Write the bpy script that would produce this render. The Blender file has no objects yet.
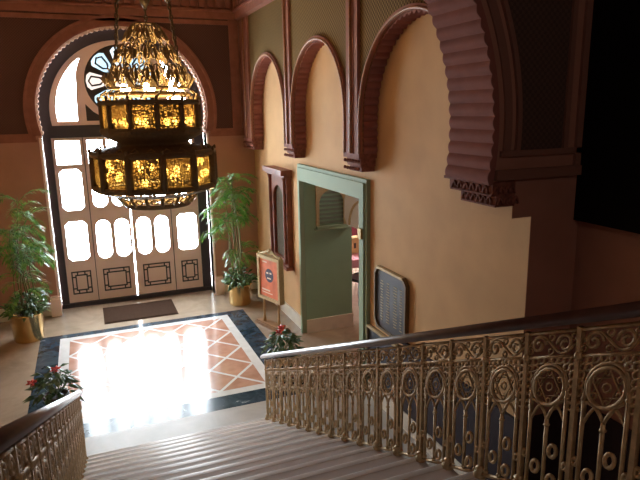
import bpy, bmesh, math, random
from math import sin, cos, pi, radians, atan2, hypot, sqrt
from mathutils import Vector, Matrix

random.seed(7)
scene = bpy.context.scene
COL = scene.collection

# ------------------------------------------------------------------ materials
def new_mat(name):
    m = bpy.data.materials.new(name)
    m.use_nodes = True
    nt = m.node_tree
    return m, nt, nt.nodes['Principled BSDF']

def simple(name, col, rough=0.6, metal=0.0, spec=0.5, noise=0.0, nscale=8.0, bump=0.0, coat=0.0):
    m, nt, p = new_mat(name)
    p.inputs['Base Color'].default_value = (*col, 1)
    p.inputs['Roughness'].default_value = rough
    p.inputs['Metallic'].default_value = metal
    p.inputs['Specular IOR Level'].default_value = spec
    p.inputs['Coat Weight'].default_value = coat
    if noise or bump:
        tc = nt.nodes.new('ShaderNodeTexCoord')
        n = nt.nodes.new('ShaderNodeTexNoise')
        n.inputs['Scale'].default_value = nscale
        n.inputs['Detail'].default_value = 5
        nt.links.new(tc.outputs['Object'], n.inputs['Vector'])
        if noise:
            r = nt.nodes.new('ShaderNodeValToRGB')
            r.color_ramp.elements[0].position = 0.3
            r.color_ramp.elements[1].position = 0.7
            r.color_ramp.elements[0].color = (*[c * (1 - noise) for c in col], 1)
            r.color_ramp.elements[1].color = (*[min(1, c * (1 + noise)) for c in col], 1)
            nt.links.new(n.outputs['Fac'], r.inputs['Fac'])
            nt.links.new(r.outputs['Color'], p.inputs['Base Color'])
        if bump:
            b = nt.nodes.new('ShaderNodeBump')
            b.inputs['Strength'].default_value = bump
            b.inputs['Distance'].default_value = 0.02
            nt.links.new(n.outputs['Fac'], b.inputs['Height'])
            nt.links.new(b.outputs['Normal'], p.inputs['Normal'])
    return m

def lattice(name, c1, c2, scale, rough=0.7):
    """small woven lattice (patterned wallpaper)"""
    m, nt, p = new_mat(name)
    tc = nt.nodes.new('ShaderNodeTexCoord')
    mp = nt.nodes.new('ShaderNodeMapping')
    nt.links.new(tc.outputs['Object'], mp.inputs['Vector'])
    sx = nt.nodes.new('ShaderNodeSeparateXYZ')
    nt.links.new(mp.outputs['Vector'], sx.inputs[0])
    def wav(sock):
        a = nt.nodes.new('ShaderNodeMath'); a.operation = 'MULTIPLY'; a.inputs[1].default_value = scale
        nt.links.new(sock, a.inputs[0])
        s = nt.nodes.new('ShaderNodeMath'); s.operation = 'SINE'
        nt.links.new(a.outputs[0], s.inputs[0])
        return s.outputs[0]
    ad = nt.nodes.new('ShaderNodeMath'); ad.operation = 'ADD'
    nt.links.new(sx.outputs['X'], ad.inputs[0]); nt.links.new(sx.outputs['Y'], ad.inputs[1])
    w1 = wav(ad.outputs[0]); w2 = wav(sx.outputs['Z'])
    mu = nt.nodes.new('ShaderNodeMath'); mu.operation = 'MULTIPLY'
    nt.links.new(w1, mu.inputs[0]); nt.links.new(w2, mu.inputs[1])
    r = nt.nodes.new('ShaderNodeValToRGB')
    r.color_ramp.elements[0].color = (*c1, 1); r.color_ramp.elements[1].color = (*c2, 1)
    r.color_ramp.elements[0].position = 0.35; r.color_ramp.elements[1].position = 0.65
    ma = nt.nodes.new('ShaderNodeMath'); ma.operation = 'MULTIPLY_ADD'
    ma.inputs[1].default_value = 0.5; ma.inputs[2].default_value = 0.5
    nt.links.new(mu.outputs[0], ma.inputs[0])
    nt.links.new(ma.outputs[0], r.inputs['Fac'])
    nt.links.new(r.outputs['Color'], p.inputs['Base Color'])
    p.inputs['Roughness'].default_value = 0.9
    p.inputs['Specular IOR Level'].default_value = 0.08
    return m

def marble(name, c1, c2, scale, rough, vein=None, spec=0.5):
    m, nt, p = new_mat(name)
    tc = nt.nodes.new('ShaderNodeTexCoord')
    n = nt.nodes.new('ShaderNodeTexNoise')
    n.inputs['Scale'].default_value = scale; n.inputs['Detail'].default_value = 8
    n.inputs['Roughness'].default_value = 0.65; n.inputs['Distortion'].default_value = 0.8
    nt.links.new(tc.outputs['Object'], n.inputs['Vector'])
    r = nt.nodes.new('ShaderNodeValToRGB')
    r.color_ramp.elements[0].color = (*c1, 1); r.color_ramp.elements[0].position = 0.35
    r.color_ramp.elements[1].color = (*c2, 1); r.color_ramp.elements[1].position = 0.65
    if vein:
        e = r.color_ramp.elements.new(0.70); e.color = (*vein, 1)
        e = r.color_ramp.elements.new(0.74); e.color = (*c2, 1)
    nt.links.new(n.outputs['Fac'], r.inputs['Fac'])
    nt.links.new(r.outputs['Color'], p.inputs['Base Color'])
    p.inputs['Roughness'].default_value = rough
    p.inputs['Specular IOR Level'].default_value = spec
    return m

def diamonds(name):
    """pink marble lozenges divided by white strips (tile field x -0.48..1.87, y 6.63..9.21)"""
    m, nt, p = new_mat(name)
    tc = nt.nodes.new('ShaderNodeTexCoord')
    sx = nt.nodes.new('ShaderNodeSeparateXYZ')
    nt.links.new(tc.outputs['Object'], sx.inputs[0])
    def ma(sock, mul, add):
        n = nt.nodes.new('ShaderNodeMath'); n.operation = 'MULTIPLY_ADD'
        n.inputs[1].default_value = mul; n.inputs[2].default_value = add
        nt.links.new(sock, n.inputs[0]); return n.outputs[0]
    def op(o, a, b=None, v=None):
        n = nt.nodes.new('ShaderNodeMath'); n.operation = o
        nt.links.new(a, n.inputs[0])
        if b is not None: nt.links.new(b, n.inputs[1])
        if v is not None: n.inputs[1].default_value = v
        return n.outputs[0]
    u = ma(sx.outputs['X'], 1 / 0.5875, 0.48 / 0.5875)
    v = ma(sx.outputs['Y'], 1 / 0.645, -6.63 / 0.645)
    d1 = op('ADD', u, v); d2 = op('SUBTRACT', u, v)
    def line(s):
        f = op('FRACT', s)
        f = op('SUBTRACT', f, v=0.5)
        f = op('ABSOLUTE', f)
        return op('GREATER_THAN', f, v=0.455)
    # lines run through the corners: shift by nothing so integer values of d1,d2 are lines
    l = op('MAXIMUM', line(d1), line(d2))
    n = nt.nodes.new('ShaderNodeTexNoise'); n.inputs['Scale'].default_value = 5; n.inputs['Detail'].default_value = 7
    nt.links.new(tc.outputs['Object'], n.inputs['Vector'])
    r = nt.nodes.new('ShaderNodeValToRGB')
    r.color_ramp.elements[0].color = (0.42, 0.20, 0.13, 1); r.color_ramp.elements[0].position = 0.3
    r.color_ramp.elements[1].color = (0.60, 0.33, 0.23, 1); r.color_ramp.elements[1].position = 0.7
    nt.links.new(n.outputs['Fac'], r.inputs['Fac'])
    mx = nt.nodes.new('ShaderNodeMix'); mx.data_type = 'RGBA'
    nt.links.new(l, mx.inputs['Factor'])
    nt.links.new(r.outputs['Color'], mx.inputs['A'])
    mx.inputs['B'].default_value = (0.78, 0.76, 0.74, 1)
    nt.links.new(mx.outputs['Result'], p.inputs['Base Color'])
    p.inputs['Roughness'].default_value = 0.14
    p.inputs['Specular IOR Level'].default_value = 1.0
    return m

def pane_mat(name, tint, gloss=0.08):
    m = bpy.data.materials.new(name); m.use_nodes = True
    nt = m.node_tree; nt.nodes.clear()
    out = nt.nodes.new('ShaderNodeOutputMaterial')
    t = nt.nodes.new('ShaderNodeBsdfTransparent'); t.inputs['Color'].default_value = (*tint, 1)
    g = nt.nodes.new('ShaderNodeBsdfGlossy'); g.inputs['Roughness'].default_value = 0.05
    mx = nt.nodes.new('ShaderNodeMixShader'); mx.inputs['Fac'].default_value = gloss
    nt.links.new(t.outputs[0], mx.inputs[1]); nt.links.new(g.outputs[0], mx.inputs[2])
    nt.links.new(mx.outputs[0], out.inputs[0])
    return m

def amber_mat(name):
    """mottled amber glass held in a pierced brass mesh"""
    m = bpy.data.materials.new(name); m.use_nodes = True
    nt = m.node_tree; nt.nodes.clear()
    out = nt.nodes.new('ShaderNodeOutputMaterial')
    tr = nt.nodes.new('ShaderNodeBsdfTransparent'); tr.inputs['Color'].default_value = (0.105, 0.062, 0.016, 1)
    tl = nt.nodes.new('ShaderNodeBsdfTranslucent'); tl.inputs['Color'].default_value = (0.15, 0.09, 0.022, 1)
    dk = nt.nodes.new('ShaderNodeBsdfPrincipled'); dk.inputs['Base Color'].default_value = (0.16, 0.09, 0.02, 1)
    dk.inputs['Metallic'].default_value = 0.6; dk.inputs['Roughness'].default_value = 0.45
    tc = nt.nodes.new('ShaderNodeTexCoord')
    v = nt.nodes.new('ShaderNodeTexVoronoi'); v.inputs['Scale'].default_value = 38
    v.feature = 'DISTANCE_TO_EDGE'
    nt.links.new(tc.outputs['Object'], v.inputs['Vector'])
    th = nt.nodes.new('ShaderNodeMath'); th.operation = 'LESS_THAN'; th.inputs[1].default_value = 0.17
    nt.links.new(v.outputs['Distance'], th.inputs[0])
    m1 = nt.nodes.new('ShaderNodeMixShader'); m1.inputs['Fac'].default_value = 0.30
    nt.links.new(tr.outputs[0], m1.inputs[1]); nt.links.new(tl.outputs[0], m1.inputs[2])
    m2 = nt.nodes.new('ShaderNodeMixShader')
    nt.links.new(th.outputs[0], m2.inputs['Fac'])
    nt.links.new(m1.outputs[0], m2.inputs[1]); nt.links.new(dk.outputs[0], m2.inputs[2])
    nt.links.new(m2.outputs[0], out.inputs[0])
    return m

def emit_mat(name, col, s):
    m = bpy.data.materials.new(name); m.use_nodes = True
    nt = m.node_tree; nt.nodes.clear()
    out = nt.nodes.new('ShaderNodeOutputMaterial')
    e = nt.nodes.new('ShaderNodeEmission'); e.inputs['Color'].default_value = (*col, 1); e.inputs['Strength'].default_value = s
    nt.links.new(e.outputs[0], out.inputs[0])
    return m

def leaf_mat(name, c1, c2):
    m, nt, p = new_mat(name)
    oi = nt.nodes.new('ShaderNodeTexCoord')
    n = nt.nodes.new('ShaderNodeTexNoise'); n.inputs['Scale'].default_value = 14
    nt.links.new(oi.outputs['Object'], n.inputs['Vector'])
    r = nt.nodes.new('ShaderNodeValToRGB')
    r.color_ramp.elements[0].color = (*c1, 1); r.color_ramp.elements[0].position = 0.38
    r.color_ramp.elements[1].color = (*c2, 1); r.color_ramp.elements[1].position = 0.62
    nt.links.new(n.outputs['Fac'], r.inputs['Fac'])
    nt.links.new(r.outputs['Color'], p.inputs['Base Color'])
    p.inputs['Roughness'].default_value = 0.35
    tl = nt.nodes.new('ShaderNodeBsdfTranslucent')
    nt.links.new(r.outputs['Color'], tl.inputs['Color'])
    mx = nt.nodes.new('ShaderNodeMixShader'); mx.inputs['Fac'].default_value = 0.3
    out = nt.nodes['Material Output']
    nt.links.new(p.outputs[0], mx.inputs[1]); nt.links.new(tl.outputs[0], mx.inputs[2])
    nt.links.new(mx.outputs[0], out.inputs[0])
    return m

M = {}
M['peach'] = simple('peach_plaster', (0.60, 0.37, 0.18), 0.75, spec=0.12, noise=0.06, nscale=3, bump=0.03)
M['rose'] = simple('rose_plaster', (0.44, 0.235, 0.165), 0.75, spec=0.12, noise=0.06, nscale=3, bump=0.03)
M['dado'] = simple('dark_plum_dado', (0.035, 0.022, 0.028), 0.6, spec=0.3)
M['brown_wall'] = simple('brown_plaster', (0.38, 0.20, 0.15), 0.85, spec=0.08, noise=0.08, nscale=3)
M['terracotta'] = simple('terracotta_moulding', (0.29, 0.12, 0.08), 0.7, spec=0.2, noise=0.12, nscale=10)
M['rope'] = simple('ochre_rope_moulding', (0.36, 0.17, 0.08), 0.5, noise=0.3, nscale=60)
M['scallop'] = simple('mauve_scallop', (0.29, 0.12, 0.10), 0.8, spec=0.1, noise=0.08, nscale=8)
M['scallop_lit'] = simple('scallop_painted_lit', (0.72, 0.55, 0.46), 0.4)  # window light put into a paler copy of the scallop colour
M['carved'] = simple('carved_corbel', (0.24, 0.095, 0.07), 0.75, spec=0.15, noise=0.3, nscale=25)
M['wallpaper'] = lattice('green_brown_wallpaper', (0.10, 0.058, 0.022), (0.22, 0.145, 0.055), 120)
M['darkpaper'] = lattice('dark_brown_wallpaper', (0.10, 0.05, 0.04), (0.13, 0.066, 0.052), 150)
M['dimpanel'] = lattice('dark_spandrel_paper', (0.085, 0.055, 0.045), (0.11, 0.07, 0.058), 130)
M['dimframe'] = simple('dark_spandrel_frame', (0.24, 0.125, 0.095), 0.7, spec=0.2)
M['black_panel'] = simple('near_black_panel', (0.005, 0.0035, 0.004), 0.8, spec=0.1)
M['ceiling'] = simple('ceiling_plaster', (0.30, 0.16, 0.10), 0.8)
M['base_stone'] = simple('pale_stone_baseboard', (0.74, 0.66, 0.55), 0.4, noise=0.08, nscale=6)
M['frame_dark'] = simple('dark_navy_frame', (0.035, 0.028, 0.035), 0.4)
M['cream'] = simple('cream_pink_paint', (0.86, 0.68, 0.60), 0.4)
M['key'] = simple('dark_key_line', (0.05, 0.05, 0.05), 0.5)
M['pane'] = pane_mat('clear_pane', (0.97, 0.99, 1.0), 0.05)
M['pane_blue'] = pane_mat('blue_pane', (0.150, 0.175, 0.185), 0.02)
M['pane_pink'] = pane_mat('pink_pane', (0.190, 0.165, 0.150), 0.02)
M['pane_pale'] = pane_mat('pale_pane', (0.185, 0.190, 0.190), 0.02)
M['lead'] = simple('lead_tracery', (0.03, 0.022, 0.02), 0.5)
M['floor'] = marble('beige_marble', (0.27, 0.20, 0.14), (0.37, 0.285, 0.205), 1.6, 0.18)
M['border'] = marble('dark_green_marble', (0.012, 0.020, 0.030), (0.05, 0.075, 0.10), 5, 0.16, vein=(0.45, 0.48, 0.5), spec=0.22)
M['white_band'] = marble('white_marble', (0.66, 0.64, 0.62), (0.78, 0.76, 0.74), 4, 0.11, spec=1.0)
M['diamond'] = diamonds('pink_lozenge_tiles')
M['pale_floor'] = marble('pale_grey_marble', (0.38, 0.35, 0.31), (0.48, 0.45, 0.41), 2.2, 0.34, spec=0.2)
M['tread'] = marble('grey_stair_marble', (0.52, 0.48, 0.46), (0.62, 0.58, 0.56), 2.5, 0.6, spec=0.35)
M['nosing'] = marble('pale_nosing_marble', (0.78, 0.76, 0.75), (0.86, 0.84, 0.83), 3, 0.45)
M['mat'] = simple('brown_coir', (0.045, 0.026, 0.018), 1.0, spec=0.0, noise=0.3, nscale=90, bump=0.4)
M['brass'] = simple('aged_gilt_iron', (0.44, 0.30, 0.15), 0.46, metal=0.45, noise=0.25, nscale=30)
M['rail'] = simple('dark_polished_wood', (0.07, 0.027, 0.02), 0.34, spec=0.9, coat=1.0, noise=0.3, nscale=12)
M['rail'].node_tree.nodes['Principled BSDF'].inputs['Coat Roughness'].default_value = 0.36
M['chand'] = simple('antique_chandelier_brass', (0.17, 0.105, 0.033), 0.6, metal=0.3, noise=0.35, nscale=40)
M['chand_dark'] = simple('dark_bronze', (0.11, 0.068, 0.028), 0.5, metal=0.4, noise=0.2, nscale=30)
M['amber'] = amber_mat('amber_glass')
M['bulb'] = emit_mat('lamp_glow', (1.0, 0.80, 0.46), 80)
M['pot_brass'] = simple('brushed_brass_pot', (0.76, 0.54, 0.24), 0.22, metal=0.9, noise=0.08, nscale=4)
M['soil'] = simple('potting_soil', (0.03, 0.02, 0.013), 0.95)
M['palm'] = leaf_mat('palm_leaf', (0.04, 0.15, 0.02), (0.19, 0.36, 0.06))
M['fern'] = leaf_mat('broad_leaf', (0.02, 0.075, 0.015), (0.16, 0.26, 0.08))
M['poin'] = leaf_mat('dark_leaf', (0.015, 0.055, 0.015), (0.10, 0.17, 0.07))
M['red'] = leaf_mat('red_bract', (0.45, 0.03, 0.02), (0.62, 0.07, 0.04))
M['stem'] = simple('green_stem', (0.16, 0.17, 0.05), 0.6)
M['planter'] = simple('dark_planter', (0.03, 0.018, 0.013), 0.5)
M['mahogany'] = simple('mahogany', (0.21, 0.062, 0.03), 0.5, spec=0.3, noise=0.25, nscale=9)
M['dark_glass'] = simple('dark_green_inset', (0.10, 0.075, 0.045), 0.7, spec=0.08, noise=0.2, nscale=40)
M['green_paint'] = simple('sage_green_paint', (0.27, 0.40, 0.28), 0.7, spec=0.2, noise=0.04, nscale=4)
M['green_trim'] = simple('pale_sage_trim', (0.29, 0.37, 0.255), 0.65, spec=0.15)
M['green_dark'] = simple('dark_green_louvre', (0.16, 0.19, 0.14), 0.6)
M['gilt'] = simple('gilt_frame', (0.50, 0.38, 0.20), 0.45, metal=0.3, noise=0.15, nscale=30)
M['bronze'] = simple('bronze_frame', (0.16, 0.105, 0.05), 0.5, metal=0.2)
M['slate'] = simple('slate_board', (0.045, 0.05, 0.065), 0.45)
M['letters'] = simple('pale_gold_letters', (0.50, 0.40, 0.22), 0.5)
M['poster'] = simple('orange_red_poster', (0.70, 0.20, 0.10), 0.5, noise=0.2, nscale=6)
M['poster_dark'] = simple('navy_emblem', (0.07, 0.07, 0.11), 0.5, noise=0.3, nscale=40)
M['poster_pale'] = simple('poster_pale_ink', (0.85, 0.70, 0.55), 0.5)
M['oak'] = simple('light_oak', (0.42, 0.26, 0.12), 0.45, noise=0.2, nscale=14)
M['walnut'] = simple('brown_base_wood', (0.25, 0.13, 0.06), 0.5, noise=0.2, nscale=10)
M['pinkcloth'] = simple('pink_cloth', (0.66, 0.30, 0.33), 0.8)
M['chairblack'] = simple('black_lacquer', (0.02, 0.016, 0.018), 0.35)
M['creamcard'] = simple('cream_card', (0.66, 0.46, 0.22), 0.6)
M['redwall'] = simple('dark_red_paper', (0.14, 0.022, 0.03), 0.7)
M['white_paint'] = simple('white_paint', (0.80, 0.80, 0.80), 0.4)
M['latch'] = simple('brass_latch', (0.35, 0.24, 0.08), 0.55, metal=0.5)

# ------------------------------------------------------------------ mesh helpers
class MB:
    def __init__(self): self.bm = bmesh.new(); self.mi = 0
    def _face(self, vs, smooth=False):
        try:
            f = self.bm.faces.new(vs)
        except ValueError:
            return None
        f.material_index = self.mi; f.smooth = smooth
        return f
    def box(self, x0, x1, y0, y1, z0, z1):
        v = [self.bm.verts.new((x, y, z)) for z in (z0, z1) for y in (y0, y1) for x in (x0, x1)]
        for q in ((0, 2, 3, 1), (4, 5, 7, 6), (0, 1, 5, 4), (2, 6, 7, 3), (0, 4, 6, 2), (1, 3, 7, 5)):
            self._face([v[i] for i in q])
        return self
    def tube(self, pts, r, n=6, closed=False, caps=True, radii=None):
        pts = [Vector(p) for p in pts]
        N = len(pts); rings = []
        up = None
        for i, p in enumerate(pts):
            a = pts[(i - 1) % N] if (i > 0 or closed) else p
            b = pts[(i + 1) % N] if (i < N - 1 or closed) else p
            t = (b - a)
            if t.length < 1e-9: t = Vector((0, 0, 1))
            t.normalize()
            if up is None:
                up = Vector((0, 0, 1)) if abs(t.z) < 0.9 else Vector((1, 0, 0))
            s = t.cross(up)
            if s.length < 1e-4: s = t.cross(Vector((0.3, 1, 0.1)))
            s.normalize(); up = s.cross(t).normalized()
            rr = radii[i] if radii else r
            rings.append([self.bm.verts.new(p + (s * cos(2 * pi * k / n) + up * sin(2 * pi * k / n)) * rr) for k in range(n)])
        for i in range(N if closed else N - 1):
            A, B = rings[i], rings[(i + 1) % N]
            for k in range(n):
                self._face([A[k], A[(k + 1) % n], B[(k + 1) % n], B[k]], True)
        if caps and not closed:
            self._face(rings[0][::-1]); self._face(rings[-1])
        return self
    def lathe(self, prof, n=24, c=(0, 0, 0), smooth=True, cap=True):
        rings = []
        for r, z in prof:
            rings.append([self.bm.verts.new((c[0] + r * cos(2 * pi * k / n), c[1] + r * sin(2 * pi * k / n), c[2] + z)) for k in range(n)])
        for A, B in zip(rings, rings[1:]):
            for k in range(n):
                self._face([A[k], A[(k + 1) % n], B[(k + 1) % n], B[k]], smooth)
        if cap:
            self._face(rings[0][::-1]); self._face(rings[-1])
        return self
    def sphere(self, c, r, n=10, sz=1.0):
        prof = [(max(1e-4, r * sin(pi * i / 6)), -r * sz * cos(pi * i / 6)) for i in range(7)]
        return self.lathe(prof, n, c)
    def poly(self, pts, smooth=False):
        self._face([self.bm.verts.new(p) for p in pts], smooth); return self
    def prism(self, pts2, mat, depth):
        """closed 2D outline (convex or simple) extruded; mat maps (u,v,w)"""
        a = [self.bm.verts.new(mat @ Vector((u, v, 0))) for u, v in pts2]
        b = [self.bm.verts.new(mat @ Vector((u, v, depth))) for u, v in pts2]
        self._face(a[::-1]); self._face(b)
        n = len(a)
        for k in range(n): self._face([a[k], a[(k + 1) % n], b[(k + 1) % n], b[k]])
        return self
    def plate(self, outline, holes, mat, depth):
        """flat plate with holes, front at w=0, back at w=-depth"""
        cu = bpy.data.curves.new('tmp', 'CURVE'); cu.dimensions = '2D'; cu.fill_mode = 'BOTH'
        cu.extrude = depth / 2
        for loop in [outline] + list(holes):
            s = cu.splines.new('POLY'); s.points.add(len(loop) - 1); s.use_cyclic_u = True
            for i, (u, v) in enumerate(loop): s.points[i].co = (u, v, 0, 1)
        o = bpy.data.objects.new('tmp', cu); COL.objects.link(o)
        dg = bpy.context.evaluated_depsgraph_get(); dg.update()
        me = bpy.data.meshes.new_from_object(o.evaluated_get(dg))
        me.transform(mat @ Matrix.Translation((0, 0, -depth / 2)))
        n0 = len(self.bm.faces)
        self.bm.from_mesh(me)
        self.bm.faces.ensure_lookup_table()
        for f in self.bm.faces[n0:]: f.material_index = self.mi; f.smooth = False
        bpy.data.objects.remove(o); bpy.data.meshes.remove(me); bpy.data.curves.remove(cu)
        return self
    def build(self, name, mats, parent=None, loc=None, fix=True):
        if fix:
            bmesh.ops.remove_doubles(self.bm, verts=self.bm.verts, dist=1e-5)
            bmesh.ops.recalc_face_normals(self.bm, faces=self.bm.faces)
        me = bpy.data.meshes.new(name); self.bm.to_mesh(me); self.bm.free()
        if not isinstance(mats, (list, tuple)): mats = [mats]
        for m in mats: me.materials.append(m)
        o = bpy.data.objects.new(name, me); COL.objects.link(o)
        if parent is not None: o.parent = parent
        if loc is not None: o.location = loc
        return o

def tag(o, label=None, cat=None, group=None, kind=None):
    if label: o['label'] = label
    if cat: o['category'] = cat
    if group: o['group'] = group
    if kind: o['kind'] = kind
    return o
def thing(name, label, cat, loc=(0, 0, 0), rz=0, group=None, kind=None):
    e = bpy.data.objects.new(name, None); COL.objects.link(e)
    e.empty_display_size = 0.2
    e.location = loc; e.rotation_euler = (0, 0, rz)
    return tag(e, label, cat, group, kind)
def plane_back(y):      # u->X, v->Z, w-> -Y (towards the camera)
    return Matrix(((1, 0, 0, 0), (0, 0, -1, y), (0, 1, 0, 0), (0, 0, 0, 1)))
def plane_right(x):     # u->Y, v->Z, w-> -X (towards the hall); mirrored u keeps handedness irrelevant
    return Matrix(((0, 0, -1, x), (1, 0, 0, 0), (0, 1, 0, 0), (0, 0, 0, 1)))
def rect(x0, x1, z0, z1): return [(x0, z0), (x1, z0), (x1, z1), (x0, z1)]
def chamf(x0, x1, z0, z1, c):
    return [(x0 + c, z0), (x1 - c, z0), (x1, z0 + c), (x1, z1 - c), (x1 - c, z1), (x0 + c, z1), (x0, z1 - c), (x0, z0 + c)]
def stadium(x0, x1, z0, z1, n=8):
    r = (x1 - x0) / 2; cx = (x0 + x1) / 2
    return [(cx + r * cos(pi * k / n), z1 - r + r * sin(pi * k / n)) for k in range(n + 1)] + \
           [(cx - r * cos(pi * k / n), z0 + r - r * sin(pi * k / n)) for k in range(n + 1)]
def arcpts(cx, cz, r, a0, a1, n): return [(cx + r * cos(a0 + (a1 - a0) * k / n), cz + r * sin(a0 + (a1 - a0) * k / n)) for k in range(n + 1)]
def arch_path(c, half, z0, zs, n=32):
    """left foot, up, over, right foot"""
    return [(c - half, z0)] + [(c - half * cos(pi * k / n), zs + half * sin(pi * k / n)) for k in range(n + 1)] + [(c + half, z0)]
def scalloped(path, pitch, amp, per=6):
    """resample an open path and push rounded lobes towards its right-hand side (the inside of an arch walked left to right)"""
    L = [0]
    for a, b in zip(path, path[1:]): L.append(L[-1] + hypot(b[0] - a[0], b[1] - a[1]))
    tot = L[-1]; n = max(1, round(tot / pitch)); m = n * per; out = []; j = 0
    for i in range(m + 1):
        s = tot * i / m
        while j < len(L) - 2 and L[j + 1] < s: j += 1
        f = (s - L[j]) / max(1e-9, L[j + 1] - L[j])
        a, b = path[j], path[j + 1]
        x, z = a[0] + (b[0] - a[0]) * f, a[1] + (b[1] - a[1]) * f
        d = hypot(b[0] - a[0], b[1] - a[1]); nx, nz = (b[1] - a[1]) / d, -(b[0] - a[0]) / d
        o = amp * abs(sin(pi * (i % per) / per))
        out.append((x + nx * o, z + nz * o))
    return out

# ------------------------------------------------------------------ dimensions (metres)
XL, XR = -1.90, 2.95
YB = 10.6           # face of the entrance wall
YD = 10.9           # plane of the doors
YA0, YA1 = 3.27, 3.74   # transverse arch
ZC = 6.4
AXC = 0.72          # axis of the entrance
STRUCT = 'structure'
def S(o, label, cat): return tag(o, label, cat, kind=STRUCT)

# ------------------------------------------------------------------ floor (one slab with marble inlay)
mb = MB()
def fq(x0, x1, y0, y1, i):
    mb.mi = i
    mb.poly([(x0, y0, 0), (x1, y0, 0), (x1, y1, 0), (x0, y1, 0)])
bx0, bx1, by0, by1 = -0.905, 2.315, 6.18, 9.50
wx0, wx1, wy0, wy1 = -0.62, 2.00, 6.50, 9.34
tx0, tx1, ty0, ty1 = -0.48, 1.87, 6.63, 9.21
def ringq(a, b, i):
    (ax0, ax1, ay0, ay1), (cx0, cx1, cy0, cy1) = a, b
    fq(ax0, ax1, ay0, cy0, i); fq(ax0, ax1, cy1, ay1, i); fq(ax0, cx0, cy0, cy1, i); fq(cx1, ax1, cy0, cy1, i)
fq(-3.2, bx0, -3.0, 11.3, 0); fq(bx1, 9.0, 5.9, 15.0, 0); fq(bx1, 2.95, 3.27, 5.9, 4); fq(2.95, 9.0, -3.0, 5.9, 0); fq(bx1, 2.95, -3.0, 3.27, 0); fq(bx0, bx1, by1, 11.3, 0)
fq(bx0, bx1, 4.9, by0, 4); fq(bx0, 1.6, -3.0, 4.9, 0); fq(1.6, bx1, 3.27, 4.9, 4); fq(1.6, bx1, -3.0, 3.27, 0)
ringq((bx0, bx1, by0, by1), (wx0, wx1, wy0, wy1), 1)
ringq((wx0, wx1, wy0, wy1), (tx0, tx1, ty0, ty1), 2)
fq(tx0, tx1, ty0, ty1, 3)
o = mb.build('floor', [M['floor'], M['border'], M['white_band'], M['diamond'], M['pale_floor']], fix=False)
S(o, 'polished beige marble floor with dark bordered panel of pink lozenges', 'floor')

# ------------------------------------------------------------------ entrance wall
RO = 1.36   # arch radius in the wall
AZ = 3.41
def door_notch(r, jx):
    """outline of the arched opening from right foot over the top to left foot"""
    pts = [(AXC + jx, 0.0), (AXC + jx, 3.02)]
    a0 = math.asin((3.10 - AZ) / r)
    pts += arcpts(AXC, AZ, r, a0, pi - a0, 48)
    pts += [(AXC - jx, 3.02), (AXC - jx, 0.0)]
    return pts
out = [(XL - 0.2, 0), (XL - 0.2, ZC), (XR + 0.2, ZC), (XR + 0.2, 0)] + door_notch(RO, 1.345)
mb = MB(); mb.plate(out, [], plane_back(YB), 0.26)
o = mb.build('wall_back', M['rose'])
S(o, 'peach plaster entrance wall with a great arched opening', 'wall')

# dark papered spandrels and their moulded frames above the string course
mb = MB()
sp = [(XL, 3.06), (XL, 4.97), (2.72, 4.97), (2.72, 3.06)]
r2 = RO + 0.17
a0 = math.asin((3.06 - AZ) / r2)
sp += arcpts(AXC, AZ, r2, a0, pi - a0, 48)
mb.plate(sp, [], plane_back(YB - 0.012), 0.012)
o = mb.build('trim_1', M['darkpaper']); S(o, 'dark patterned paper spandrel around the entrance arch', 'wall panel')
mb = MB()
mb.box(XL, AXC - 1.42, YB - 0.05, YB, 2.99, 3.09); mb.box(AXC + 1.42, 2.775, YB - 0.05, YB, 2.99, 3.09)
mb.box(XL, AXC - 1.40, YB - 0.07, YB, 2.955, 2.99); mb.box(AXC + 1.40, 2.80, YB - 0.07, YB, 2.955, 2.99)
mb.box(2.56, 2.72, YB - 0.045, YB, 3.09, 4.95)
mb.box(2.74, 2.79, YB - 0.06, YB, 3.09, 4.95)
mb.box(XL, 2.775, YB - 0.05, YB, 4.86, 4.93)
o = mb.build('trim_2', M['terracotta']); S(o, 'terracotta string course and frame strips beside the entrance arch', 'moulding')
# archivolt rings
mb = MB()
for (ra, rb, d) in ((RO + 0.015, RO + 0.06, 0.075), (RO + 0.06, RO + 0.14, 0.05), (RO + 0.14, RO + 0.19, 0.07)):
    a0 = math.asin((3.06 - AZ) / ra)
    pts = arcpts(AXC, AZ, rb, a0, pi - a0, 56) + arcpts(AXC, AZ, ra, pi - a0, a0, 56)
    mb.plate(pts, [], plane_back(YB - d), d)
o = mb.build('trim_3', M['terracotta']); S(o, 'terracotta moulded arch ring above the entrance doors', 'moulding')
# scalloped inner edge, window light painted in as a paler colour
a0 = math.asin((3.06 - AZ) / RO)
base = arcpts(AXC, AZ, RO + 0.005, pi - a0, a0, 90)
sc = scalloped(base, 0.085, 0.035)
mb = MB(); mb.plate(sc + arcpts(AXC, AZ, RO + 0.02, a0, pi - a0, 90), [], plane_back(YB - 0.02), 0.11)
o = mb.build('trim_4', M['scallop_lit']); S(o, 'beaded scallop edge, coloured as window-lit, lining the entrance arch', 'moulding')
# jambs: pale reveal edges down to plinths
for i, (x0, x1, lab) in enumerate(((AXC - 1.38, AXC - 1.345, 'left'), (AXC + 1.345, AXC + 1.38, 'right'))):
    mb = MB(); mb.box(x0, x1, YB - 0.03, YD - 0.06, 0, 3.02)
    xa, xb = (x0 - 0.12, x1 + 0.005) if i == 0 else (x0 - 0.005, x1 + 0.12)
    mb.box(xa, xb, YB - 0.12, YB, 0, 0.30); mb.box(xa + 0.01, xb - 0.01, YB - 0.10, YB, 0.30, 0.34)
    o = mb.build('trim_%d' % (5 + i), M['cream']); S(o, 'cream jamb and plinth at the %s side of the entrance doors' % lab, 'moulding')

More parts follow.
